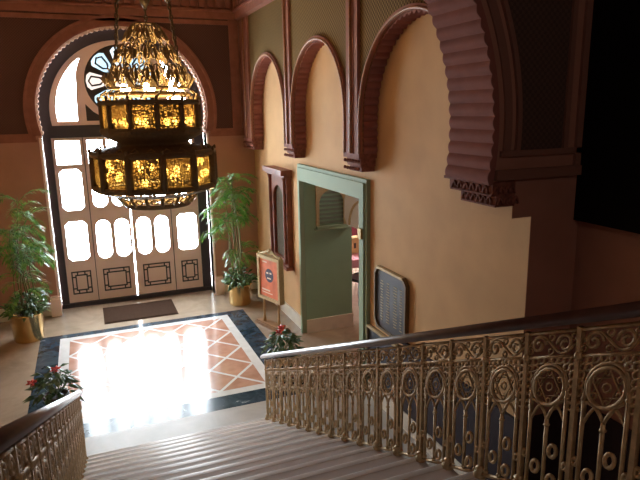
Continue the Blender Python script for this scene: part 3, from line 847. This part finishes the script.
# ------------------------------------------------------------------ chandelier
CX, CY = 0.755, 7.0
ch = thing('chandelier', 'large tiered brass chandelier with amber glass panels hanging in the hall', 'chandelier', (CX, CY, 2.32))
B0 = 2.32
def drum(name, r, z0, z1, n, rb=None):
    rb = rb or r
    a = pi / n
    m = MB()
    def ring_(rr, za, zb, dr=0.03):
        k = n
        for (i) in range(k):
            pass
        prof = [(rr - dr, za), (rr, za), (rr + 0.012, (za + zb) / 2), (rr, zb), (rr - dr, zb), (rr - dr, za)]
        m.lathe(prof, n, (0, 0, -B0), smooth=False, cap=False)
    ring_(r + 0.015, z1 - 0.035, z1 + 0.02); ring_(rb + 0.015, z0 - 0.02, z0 + 0.04)
    for i in range(n):
        t = 2 * pi * i / n
        m.tube([(rb * 0.985 * cos(t), rb * 0.985 * sin(t), z0 - B0), (r * 0.985 * cos(t), r * 0.985 * sin(t), z1 - B0)], 0.042 if r > 0.6 else 0.030, 6)
        m.sphere(((r + 0.01) * cos(t), (r + 0.01) * sin(t), z1 - B0 + 0.035), 0.018, 6, 1.6)
    d = m.build(name, M['chand_dark'], ch)
    for i in range(n):
        t0, t1 = 2 * pi * i / n, 2 * pi * (i + 1) / n
        k = 0.975
        g = MB()
        g.poly([(rb * k * cos(t0), rb * k * sin(t0), z0 - B0), (rb * k * cos(t1), rb * k * sin(t1), z0 - B0), (r * k * cos(t1), r * k * sin(t1), z1 - B0), (r * k * cos(t0), r * k * sin(t0), z1 - B0)])
        g.build('glass_panel', M['amber'], d)
    return d
U = drum('upper_drum', 0.545, 3.19, 3.51, 12)
Lw = drum('lower_drum', 0.69, 2.56, 2.95, 12)
def bulb(r, t, z):
    m = MB(); m.sphere((r * cos(t), r * sin(t), z - B0), 0.036, 10, 1.3)
    return m.build('bulb', M['bulb'], ch)
for i in range(12): bulb(0.43, 2 * pi * (i + 0.5) / 12, 3.29)
for i in range(12):
    bulb(0.58, 2 * pi * (i + 0.40) / 12, 2.66 + 0.05 * (i % 2)); bulb(0.52, 2 * pi * (i + 0.62) / 12, 2.78 + 0.05 * ((i * 5) % 3))
for i in range(6): bulb(0.30, 2 * pi * (i + 0.3) / 6, 3.66)
# sloping skirts and rings
m = MB()
m.lathe([(0.545, 3.18), (0.56, 3.15), (0.40, 3.07), (0.42, 3.03), (0.68, 2.985), (0.70, 2.97), (0.66, 2.96), (0.40, 3.0), (0.38, 3.07), (0.52, 3.16)], 24, (0, 0, -B0), cap=False)
m.build('skirt', M['chand_dark'], ch)
m = MB()
for i in range(24):
    t = 2 * pi * i / 24
    m.tube([(0.66 * cos(t), 0.66 * sin(t), 2.97 - B0), (0.62 * cos(t + .1), 0.62 * sin(t + .1), 3.02 - B0), (0.66 * cos(t + .2), 0.66 * sin(t + .2), 2.97 - B0)], 0.008, 5)
m.build('cresting', M['chand'], ch)
m = MB()   # bottom bowl ring with openings
m.lathe([(0.68, 2.53), (0.60, 2.50), (0.47, 2.47), (0.45, 2.46), (0.60, 2.52)], 24, (0, 0, -B0), cap=False)
m.lathe([(0.39, 2.37), (0.37, 2.33), (0.30, 2.32), (0.30, 2.335), (0.35, 2.345), (0.37, 2.38)], 24, (0, 0, -B0), cap=False)
for i in range(16):
    t = 2 * pi * i / 16
    m.tube([(0.46 * cos(t), 0.46 * sin(t), 2.47 - B0), (0.42 * cos(t), 0.42 * sin(t), 2.42 - B0), (0.385 * cos(t), 0.385 * sin(t), 2.37 - B0)], 0.022, 6)
m.build('bottom_ring', M['chand_dark'], ch)
for i in range(16):
    t = 2 * pi * (i + 0.5) / 16
    m = MB(); m.tube([((0.43 + 0.028 * sin(q)) * cos(t + 0.09 * cos(q)), (0.43 + 0.028 * sin(q)) * sin(t + 0.09 * cos(q)), 2.425 - B0 + 0.026 * sin(q)) for q in [2 * pi * j / 8 for j in range(8)]], 0.009, 5, closed=True); m.build('pierced_loop', M['chand'], ch)
# plate ring under the dome
m = MB(); m.lathe([(0.40, 3.57), (0.44, 3.58), (0.44, 3.61), (0.40, 3.62), (0.36, 3.60), (0.40, 3.57)], 24, (0, 0, -B0), cap=False)
for i in range(20):
    t = 2 * pi * i / 20
    m.tube([(0.50 * cos(t), 0.50 * sin(t), 3.53 - B0), (0.53 * cos(t + .08), 0.53 * sin(t + .08), 3.59 - B0), (0.47 * cos(t + .16), 0.47 * sin(t + .16), 3.63 - B0)], 0.010, 5)
m.build('bulb_tray', M['chand'], ch)
# filigree dome
def dome_r(f):   # f 0 bottom .. 1 top
    return 0.43 * (1 - 0.70 * max(0.0, f) ** 1.6)
ZD0, ZD1 = 3.66, 4.34
def dp(t, f, dr=0.0):
    r = dome_r(f) + dr
    return (r * cos(t), r * sin(t), ZD0 + (ZD1 - ZD0) * f - B0)
m = MB()
for f in (0.0, 1.0):
    m.tube([dp(2 * pi * k / 32, f) for k in range(32)], 0.012, 5, closed=True)
rnd = random.Random(3)
for row, (f0, f1, n) in enumerate(((0.0, 0.40, 12), (0.34, 0.72, 10), (0.66, 1.03, 7))):
    for i in range(n):
        t = 2 * pi * (i + 0.5 * row) / n; dt = pi / n * 0.9; fm = (f0 + f1) / 2; df = (f1 - f0) / 2
        for s in (-1, 1):
            sp_ = [dp(t + s * dt * (0.45 + 0.5 * (1 - 0.85 * j / 14) * cos(1.5 * 2 * pi * j / 14)), fm + df * 0.9 * (1 - 0.85 * j / 14) * sin(1.5 * 2 * pi * j / 14), 0.01) for j in range(15)]
            m.tube(sp_, 0.0105, 5)
        # a leaf
        for q in (-0.5, 0.5):
            a, b_, c, d = dp(t + q * dt, f0 + 0.03, 0.01), dp(t + (q - 0.16) * dt, fm, 0.03), dp(t + q * dt, f1 - 0.02, 0.05), dp(t + (q + 0.16) * dt, fm, 0.03)
            m.poly([a, b_, c, d])
for k in range(70):   # small pierced rings between the scrolls
    t = rnd.uniform(0, 2 * pi); f = rnd.uniform(0.02, 0.98) ** 1.4; q0 = rnd.uniform(0.6, 1.0)
    rr = 0.028 * q0; R_ = max(0.08, dome_r(f))
    m.tube([dp(t + rr / R_ * cos(q), f + rr / (ZD1 - ZD0) * sin(q), 0.0) for q in [2 * pi * j / 9 for j in range(9)]], 0.009, 5, closed=True)
m.build('filigree_dome', M['chand'], ch)
for i in range(12):   # upright leaves round the foot of the dome
    t = 2 * pi * i / 12
    m = MB(); m.poly([dp(t - 0.09, 0.0, 0.02), dp(t + 0.09, 0.0, 0.02), dp(t + 0.05, 0.16, 0.10), dp(t, 0.24, 0.06), dp(t - 0.05, 0.16, 0.10)]); m.build('leaf_crest', M['chand'], ch)
for i in range(3):
    t = radians((200, 330, 80)[i])
    e = Vector((0.36 * cos(t), 0.36 * sin(t), 3.95 - B0)); top = Vector((0.10 * cos(t), 0.10 * sin(t), ZC - B0))
    m = MB(); N = 46
    for k in range(N):
        c = e.lerp(top, (k + 0.5) / N); dz = (top - e).length / N * 0.62
        side = Vector((-sin(t), cos(t), 0)) if k % 2 else Vector((cos(t), sin(t), 0))
        m.tube([c + side * 0.016 * cos(q) + Vector((0, 0, dz * sin(q))) for q in [2 * pi * j / 8 for j in range(8)]], 0.010, 4, closed=True)
    chn = m.build('chain', M['chand_dark'], ch)
    kn = MB(); kp = e.lerp(top, 0.29); kn.lathe([(0.012, -0.11), (0.05, -0.05), (0.065, 0.0), (0.035, 0.04), (0.055, 0.08), (0.012, 0.14)], 10, kp); kn.build('knob', M['chand_dark'], chn)

# ------------------------------------------------------------------ plants
def frond(mb, p0, d, length, droop, nl, lw, ll, rnd):
    """arching rachis with paired narrow leaflets"""
    d = Vector(d).normalized(); p = Vector(p0); seg = length / nl
    side = d.cross(Vector((0, 0, 1)))
    if side.length < 0.05: side = Vector((1, 0, 0))
    side.normalize(); pts = [p.copy()]
    for i in range(nl):
        d = (d + Vector((0, 0, -droop / nl))).normalized()
        p = p + d * seg; pts.append(p.copy())
        if i < nl * 0.15: continue
        f = i / nl
        L = ll * (0.55 + 0.9 * f * (1 - f) * 2) * rnd.uniform(0.85, 1.1)
        for s in (-1, 1):
            q = (d * 0.75 + side * s * 0.85 + Vector((0, 0, rnd.uniform(-0.35, 0.15)))).normalized()
            nrm = q.cross(Vector((0, 0, 1)));
            if nrm.length < 0.05: nrm = side
            nrm.normalize(); wv = nrm * lw
            mid = p + q * L * 0.5; tip = p + q * L + Vector((0, 0, -L * 0.25))
            mb.poly([p, mid + wv, tip, mid - wv])
    mb.tube(pts, 0.005, 4)
def broad(mb, p0, d, L, wd, rnd):
    d = Vector(d).normalized(); s = d.cross(Vector((0, 0, 1)))
    if s.length < 0.05: s = Vector((1, 0, 0))
    s.normalize(); n = s.cross(d)
    p = Vector(p0)
    a, b, c = p, p + d * L * 0.45 + n * L * 0.10, p + d * L + Vector((0, 0, -0.25 * L))
    lft, rgt = b + s * wd - n * 0.02, b - s * wd - n * 0.02
    mb.poly([a, rgt, b]); mb.poly([a, b, lft]); mb.poly([b, rgt, c]); mb.poly([b, c, lft])
    mb.tube([a - d * L * 0.4 - Vector((0, 0, 0.02)), a], 0.003, 4)
def palm(loc, pot_r, pot_h, height, label, seed, lean):
    rnd = random.Random(seed)
    t = thing('potted_palm', label, 'plant', loc, group='brass potted palms beside the entrance')
    m = MB(); m.lathe([(pot_r * 0.86, 0), (pot_r * 0.90, 0.02), (pot_r, pot_h - 0.03), (pot_r * 1.05, pot_h - 0.015), (pot_r * 1.05, pot_h), (pot_r * 0.95, pot_h), (pot_r * 0.93, pot_h - 0.05)], 32)
    m.build('pot', M['pot_brass'], t)
    m = MB(); m.lathe([(pot_r * 0.93, pot_h - 0.06), (0.02, pot_h - 0.04)], 20); m.build('soil', M['soil'], t)
    fol = MB()
    for i in range(7):
        a = rnd.uniform(0, 2 * pi); r0 = rnd.uniform(0.02, 0.10)
        H = height * rnd.choice((0.96, 0.88, 0.78, 0.62, 0.70))
        base = Vector((r0 * cos(a), r0 * sin(a), pot_h - 0.05)); topp = Vector((r0 * cos(a) * 2.0 + lean[0] * H / height + rnd.uniform(-.06, .06), r0 * sin(a) * 2.0 + lean[1] * H / height, H * 0.80))
        st_ = MB(); pts = [base.lerp(topp, k / 6) + Vector((0.03 * sin(k + a), 0.02 * cos(k), 0)) for k in range(7)]
        st_.tube(pts, 0.011, 6, radii=[0.013 - 0.001 * k for k in range(7)])
        st_.build('stem', M['stem'], t)
        for j in range(8):
            b = 2 * pi * j / 8 + rnd.uniform(-.3, .3); el = rnd.uniform(0.25, 1.25)
            frond(fol, pts[-1] - Vector((0, 0, rnd.uniform(0, 0.28))), (cos(b) * cos(el), sin(b) * cos(el), sin(el)), rnd.uniform(0.30, 0.48), 1.5, 13, 0.011, 0.17, rnd)
    for j in range(16):   # lower feathery shoots
        b = rnd.uniform(0, 2 * pi); el = rnd.uniform(0.2, 1.0)
        frond(fol, (0.08 * cos(b), 0.08 * sin(b), pot_h + rnd.uniform(0.25, 0.75)), (cos(b) * cos(el), sin(b) * cos(el), sin(el)), rnd.uniform(0.25, 0.40), 1.3, 11, 0.010, 0.14, rnd)
    fol.build('palm_fronds', M['palm'], t, fix=False)
    lo = MB()
    for j in range(150):
        b = rnd.uniform(0, 2 * pi); r = pot_r * sqrt(rnd.uniform(0, 1.0)) * 1.1; el = rnd.uniform(-0.35, 0.9)
        z = pot_h + rnd.uniform(0.0, 0.34) * (1.15 - r / (pot_r * 1.3))
        broad(lo, (r * cos(b), r * sin(b), z), (cos(b) * cos(el), sin(b) * cos(el), sin(el)), rnd.uniform(0.10, 0.17), rnd.uniform(0.028, 0.042), rnd)
    lo.build('under_leaves', M['fern'], t, fix=False)
    return t
palm((-1.06, 9.55, 0), 0.235, 0.44, 2.85, 'tall palm in a brass pot at the left of the entrance doors', 11, (-0.02, 0))
palm((2.36, 9.85, 0), 0.215, 0.38, 2.95, 'tall palm in a brass pot between the right door and framed panel', 5, (-0.10, 0.0))

def poinsettia(loc, label, seed, nred):
    rnd = random.Random(seed)
    t = thing('potted_poinsettia', label, 'plant', loc, group='red poinsettias at the foot of the stairs')
    m = MB(); m.lathe([(0.09, 0), (0.10, 0.02), (0.13, 0.26), (0.14, 0.27), (0.14, 0.30), (0.12, 0.30), (0.115, 0.26)], 20); m.build('pot', M['planter'], t)
    lv = MB()
    for j in range(75):
        b = rnd.uniform(0, 2 * pi); f = rnd.uniform(0, 1); r = 0.20 * sqrt(f); el = rnd.uniform(-0.75, 0.45)
        z = 0.34 + 0.22 * (1 - f) + rnd.uniform(-0.06, 0.06)
        broad(lv, (r * cos(b), r * sin(b), z), (cos(b) * cos(el), sin(b) * cos(el), sin(el)), rnd.uniform(0.11, 0.16), rnd.uniform(0.03, 0.045), rnd)
    for j in range(12):
        b = rnd.uniform(0, 2 * pi); lv.tube([(0.02 * cos(b), 0.02 * sin(b), 0.27), (0.18 * cos(b), 0.18 * sin(b), 0.5)], 0.005, 4)
    lv.build('leaves', M['poin'], t, fix=False)
    for (dx, dy, z) in nred:
        fl = MB()
        for j in range(9):
            b = 2 * pi * j / 9; el = 0.25 if j % 2 else 0.7
            broad(fl, (dx, dy, z), (cos(b) * cos(el), sin(b) * cos(el), sin(el)), 0.075, 0.02, rnd)
        fl.build('red_flower', M['red'], t, fix=False)
    return t
poinsettia((-0.56, 6.75, 0), 'leafy potted poinsettia behind the left balustrade on the dark border', 2, [(-0.22, -0.05, 0.50), (0.03, -0.02, 0.60)])
poinsettia((2.16, 6.75, 0), 'leafy potted poinsettia with one red bloom behind the right handrail', 4, [(0.0, 0.05, 0.64), (-0.04, 0.02, 0.60)])

# ------------------------------------------------------------------ poster stand
dirv = Vector((0.30, -0.95, 0)).normalized()
ps = thing('poster_stand', 'gilt framed red poster on a two legged oak stand', 'sign', (2.53, 8.47, 0), rz=atan2(dirv.y, dirv.x))
# local x runs along the stand (towards the camera), local -y faces the hall
m = MB(); m.box(-0.36, 0.36, -0.09, 0.09, 0, 0.045); m.box(-0.34, 0.34, -0.07, 0.07, 0.045, 0.06); m.build('base', M['walnut'], ps)
for s in (-1, 1):
    m = MB(); m.tube([(s * 0.20, 0, 0.05), (s * 0.20, 0, 0.14), (s * 0.20, 0, 0.16), (s * 0.20, 0, 0.55)], 0.02, 8, radii=[0.026, 0.026, 0.018, 0.018]); m.build('leg', M['oak'], ps)
fw = 0.30
m = MB(); m.plate(rect(-fw, fw, 0.45, 1.17), [rect(-fw + 0.05, fw - 0.05, 0.50, 1.12)], Matrix.Translation((0, -0.045, 0)) @ plane_back(0), 0.09); m.build('frame', M['gilt'], ps)
m = MB(); m.box(-fw + 0.05, fw - 0.05, -0.02, 0.03, 0.49, 1.13)
poster = m.build('poster', M['poster'], ps)
m = MB(); m.plate(arcpts(0, 0.86, 0.11, 0, 2 * pi, 28)[:-1], [], Matrix.Translation((0, -0.022, 0)) @ plane_back(0), 0.003)
m.build('emblem', M['poster_dark'], poster)
m = MB()
for (x0, x1, z0, z1) in ((-0.07, -0.015, 0.885, 0.91), (0.02, 0.07, 0.89, 0.915), (-0.05, 0.05, 0.805, 0.825), (-0.20, 0.02, 0.60, 0.625), (-0.20, 0.08, 0.56, 0.575), (-0.18, -0.05, 1.06, 1.08)):
    m.box(x0, x1, -0.028, -0.0255, z0, z1)
m.build('print', M['poster_pale'], poster)
m = MB()
for s in (-1, 1):
    m.tube([(s * x, -0.0, z) for x, z in ((0.28, 1.175), (0.20, 1.19), (0.12, 1.215), (0.06, 1.25), (0.03, 1.21))], 0.018, 6)
    m.sphere((s * 0.28, 0, 1.19), 0.025, 8)
m.sphere((0, 0, 1.25), 0.035, 8, 1.2)
m.build('crest', M['gilt'], ps)

# ------------------------------------------------------------------ mahogany wall panel
mp_ = thing('mahogany_wall_frame', 'tall mahogany frame with arched dark inset hanging left of the green doorway', 'frame', (XR, 8.98, 0.93))
m = MB()
yh = 0.44
m.plate(rect(-yh, yh, 0.0, 1.44), [[(p[0], p[1]) for p in arch_path(0, 0.26, 0.10, 1.02, 20)]], plane_right(-0.09), 0.085)
m.build('frame', M['mahogany'], mp_)
m = MB(); m.box(-0.14, -0.005, -yh - 0.04, yh + 0.04, 1.44, 1.48); m.box(-0.19, -0.005, -yh - 0.05, yh + 0.05, 1.48, 1.56); m.box(-0.13, -0.005, -yh - 0.02, yh + 0.02, -0.05, 0.0)
m.build('cornice', M['mahogany'], mp_)
m = MB(); m.box(-0.045, -0.005, -0.31, 0.31, 0.08, 1.38); m.build('inset', M['dark_glass'], mp_)
for s in (-1, 1):
    m = MB(); m.tube([(-0.10, s * 0.37, 0.05), (-0.10, s * 0.37, 0.12), (-0.10, s * 0.37, 1.36), (-0.10, s * 0.37, 1.44)], 0.035, 8, radii=[0.05, 0.032, 0.032, 0.05]); m.build('column', M['mahogany'], mp_)

# ------------------------------------------------------------------ plaques on the right wall
def plaque(name, label, yc, zc, w_, h_, c, lines):
    t = thing(name, label, 'plaque', (XR, yc, zc - h_ / 2))
    out = chamf(-w_ / 2, w_ / 2, 0, h_, c); inn = chamf(-w_ / 2 + 0.024, w_ / 2 - 0.024, 0.024, h_ - 0.024, c)
    m = MB(); m.plate(out, [inn], plane_right(-0.05), 0.047); m.build('frame', M['bronze'], t)
    m = MB(); m.box(-0.056, -0.02, -w_ / 2 + c, w_ / 2 - c, h_ - 0.024, h_ + 0.003); tag(m.build('top_edge', M['gilt'], t), 'gilt top edge')
    m = MB(); m.plate(chamf(-w_ / 2 + 0.02, w_ / 2 - 0.02, 0.02, h_ - 0.02, c), [], plane_right(-0.025), 0.02); b = m.build('board', M['slate'], t)
    if lines:
        rn = random.Random(8)
        for (yy, wd) in ((0.20, 0.07), (0.06, 0.08), (-0.10, 0.09), (-0.22, 0.05)):
            z = h_ - 0.16
            while z > 0.1:
                l = wd * rn.uniform(0.5, 1.0)
                m = MB(); m.box(-0.0285, -0.0245, yy - l / 2, yy + l / 2, z, z + 0.010); m.build('text_line', M['letters'], b); z -= 0.032
    return t
plaque('wall_plaque', 'dark slate plaque with chamfered gilt frame and gold lettering right of the green doorway', 5.29, 1.33, 0.70, 0.72, 0.07, True)
plaque('wall_plaque', 'smaller plain dark plaque low on the wall under the lettered plaque', 5.46, 0.60, 0.74, 0.62, 0.02, False)

# ------------------------------------------------------------------ things in the room beyond
tb = thing('dining_table', 'small table under a pink cloth in the room beyond the doorway', 'table', (4.62, 9.75, 0))
m = MB(); m.box(-0.45, 0.45, -0.45, 0.45, 0.66, 0.70); m.build('tabletop', M['walnut'], tb)
m = MB(); m.box(-0.47, 0.47, -0.47, 0.47, 0.70, 0.706)
for (x0, x1, y0, y1) in ((-0.475, -0.469, -0.47, 0.47), (0.469, 0.475, -0.47, 0.47), (-0.47, 0.47, -0.475, -0.469), (-0.47, 0.47, 0.469, 0.475)): m.box(x0, x1, y0, y1, 0.56, 0.706)
m.build('tablecloth', M['pinkcloth'], tb)
for sx_ in (-1, 1):
    for sy_ in (-1, 1):
        m = MB(); m.tube([(sx_ * 0.4, sy_ * 0.4, 0), (sx_ * 0.4, sy_ * 0.4, 0.66)], 0.025, 6); m.build('leg', M['chairblack'], tb)
cb = thing('card_box', 'cream box with small dark marks standing on the pink cloth', 'box', (4.62, 9.85, 0.706))
m = MB(); m.box(-0.25, 0.25, -0.10, 0.10, 0, 0.30); m.build('box', M['creamcard'], cb)
for bx in ((-0.255, -0.25, -0.06, -0.01, 0.10, 0.17), (-0.13, -0.09, -0.104, -0.10, 0.10, 0.20), (-0.03, 0.01, -0.104, -0.10, 0.10, 0.20)):
    m = MB(); m.box(*bx); m.build('dark_mark', M['key'], cb)
chr_ = thing('dining_chair', 'black dining chair pulled up to the pink table beyond the doorway', 'chair', (4.36, 9.05, 0), rz=radians(20))
m = MB(); m.box(-0.20, 0.20, -0.20, 0.20, 0.42, 0.47); m.build('seat', M['chairblack'], chr_)
for sx_ in (-1, 1):
    m = MB(); m.tube([(sx_ * 0.18, 0.18, 0), (sx_ * 0.18, 0.18, 0.42)], 0.018, 6); m.build('leg', M['chairblack'], chr_)
    m = MB(); m.tube([(sx_ * 0.18, -0.18, 0), (sx_ * 0.18, -0.18, 0.45), (sx_ * 0.18, -0.22, 0.62)], 0.018, 6); m.build('leg', M['chairblack'], chr_)
m = MB()
for z in (0.52, 0.60): m.box(-0.19, 0.19, -0.215, -0.195, z, z + 0.04)
for k in range(5): m.tube([(-0.14 + 0.07 * k, -0.20, 0.46), (-0.14 + 0.07 * k, -0.21, 0.62)], 0.008, 5)
m.build('backrest', M['chairblack'], chr_)
m = MB(); m.box(-0.19, 0.19, -0.21, -0.19, 0.10, 0.44); m.build('shade_sheet', M['chairblack'], chr_)  # black sheet added below the seat, standing in for shade under the table

# ------------------------------------------------------------------ light
SKY = 34.0
wd = bpy.data.worlds.new('daylight'); scene.world = wd; wd.use_nodes = True
bg = wd.node_tree.nodes['Background']; bg.inputs['Color'].default_value = (0.86, 0.94, 1.0, 1); bg.inputs['Strength'].default_value = SKY
def portal(loc, rot, sx_, sy_):
    l = bpy.data.lights.new('daylight_portal', 'AREA'); l.shape = 'RECTANGLE'; l.size = sx_; l.size_y = sy_
    l.cycles.is_portal = True
    o = bpy.data.objects.new('daylight_portal', l); COL.objects.link(o); o.location = loc; o.rotation_euler = rot
portal((AXC, YD + 0.14, 1.95), (radians(-90), 0, 0), 2.7, 2.4)
portal((AXC, YD + 0.14, 3.95), (radians(-90), 0, 0), 2.6, 1.6)
def lamp(loc, power, col, r=0.05):
    l = bpy.data.lights.new('lamp_or_fill', 'POINT'); l.energy = power; l.color = col; l.shadow_soft_size = r
    o = bpy.data.objects.new('lamp_or_fill', l); COL.objects.link(o); o.location = loc
WARM = (1.0, 0.68, 0.34)
for i in range(5):
    t = 2 * pi * (i + 0.5) / 5
    lamp((CX + 0.43 * cos(t), CY + 0.43 * sin(t), 3.36), 12, WARM)
for i in range(6):
    t = 2 * pi * (i + 0.55) / 6
    lamp((CX + 0.56 * cos(t), CY + 0.56 * sin(t), 2.75), 5, WARM)
lamp((CX, CY, 3.85), 7, WARM, 0.10)
# unseen fill light added behind the camera to lift the stair side
lamp((0.6, -1.6, 5.2), 34, (1.0, 0.82, 0.68), 0.25)
# ceiling lamp of the room beyond
lamp((4.9, 7.6, 2.6), 40, (1.0, 0.9, 0.78), 0.2)
lamp((3.08, 7.1, 2.6), 12, (0.92, 0.96, 1.0), 0.1)  # unseen fill added in the vestibule to brighten the white board

# ------------------------------------------------------------------ camera
yaw, pitch, roll, FPX = 3.79960687e-01, 2.21383600e-01, 1.71179040e-02, 581.3
fwd = Vector((sin(yaw) * cos(pitch), cos(yaw) * cos(pitch), -sin(pitch)))
right = Vector((cos(yaw), -sin(yaw), 0)); down = fwd.cross(right)
c_, s_ = cos(roll), sin(roll)
r_ = right * c_ + down * s_; d_ = down * c_ - right * s_
cam = bpy.data.cameras.new('camera'); co = bpy.data.objects.new('camera', cam); COL.objects.link(co)
cam.sensor_fit = 'HORIZONTAL'; cam.sensor_width = 36; cam.lens = 36 * FPX / 640; cam.clip_start = 0.02
mw = Matrix((r_, -d_, -fwd)).transposed().to_4x4(); mw.translation = (0, 0, 3.4)
co.matrix_world = mw
scene.camera = co

vs = scene.view_settings
vs.view_transform = 'Standard'; vs.look = 'None'; vs.gamma = 1.0; vs.exposure = 0.35; vs.use_curve_mapping = False
cy = scene.cycles
cy.use_denoising = True
cy.max_bounces = 10; cy.diffuse_bounces = 6; cy.glossy_bounces = 4; cy.transparent_max_bounces = 16
cy.sample_clamp_indirect = 8.0
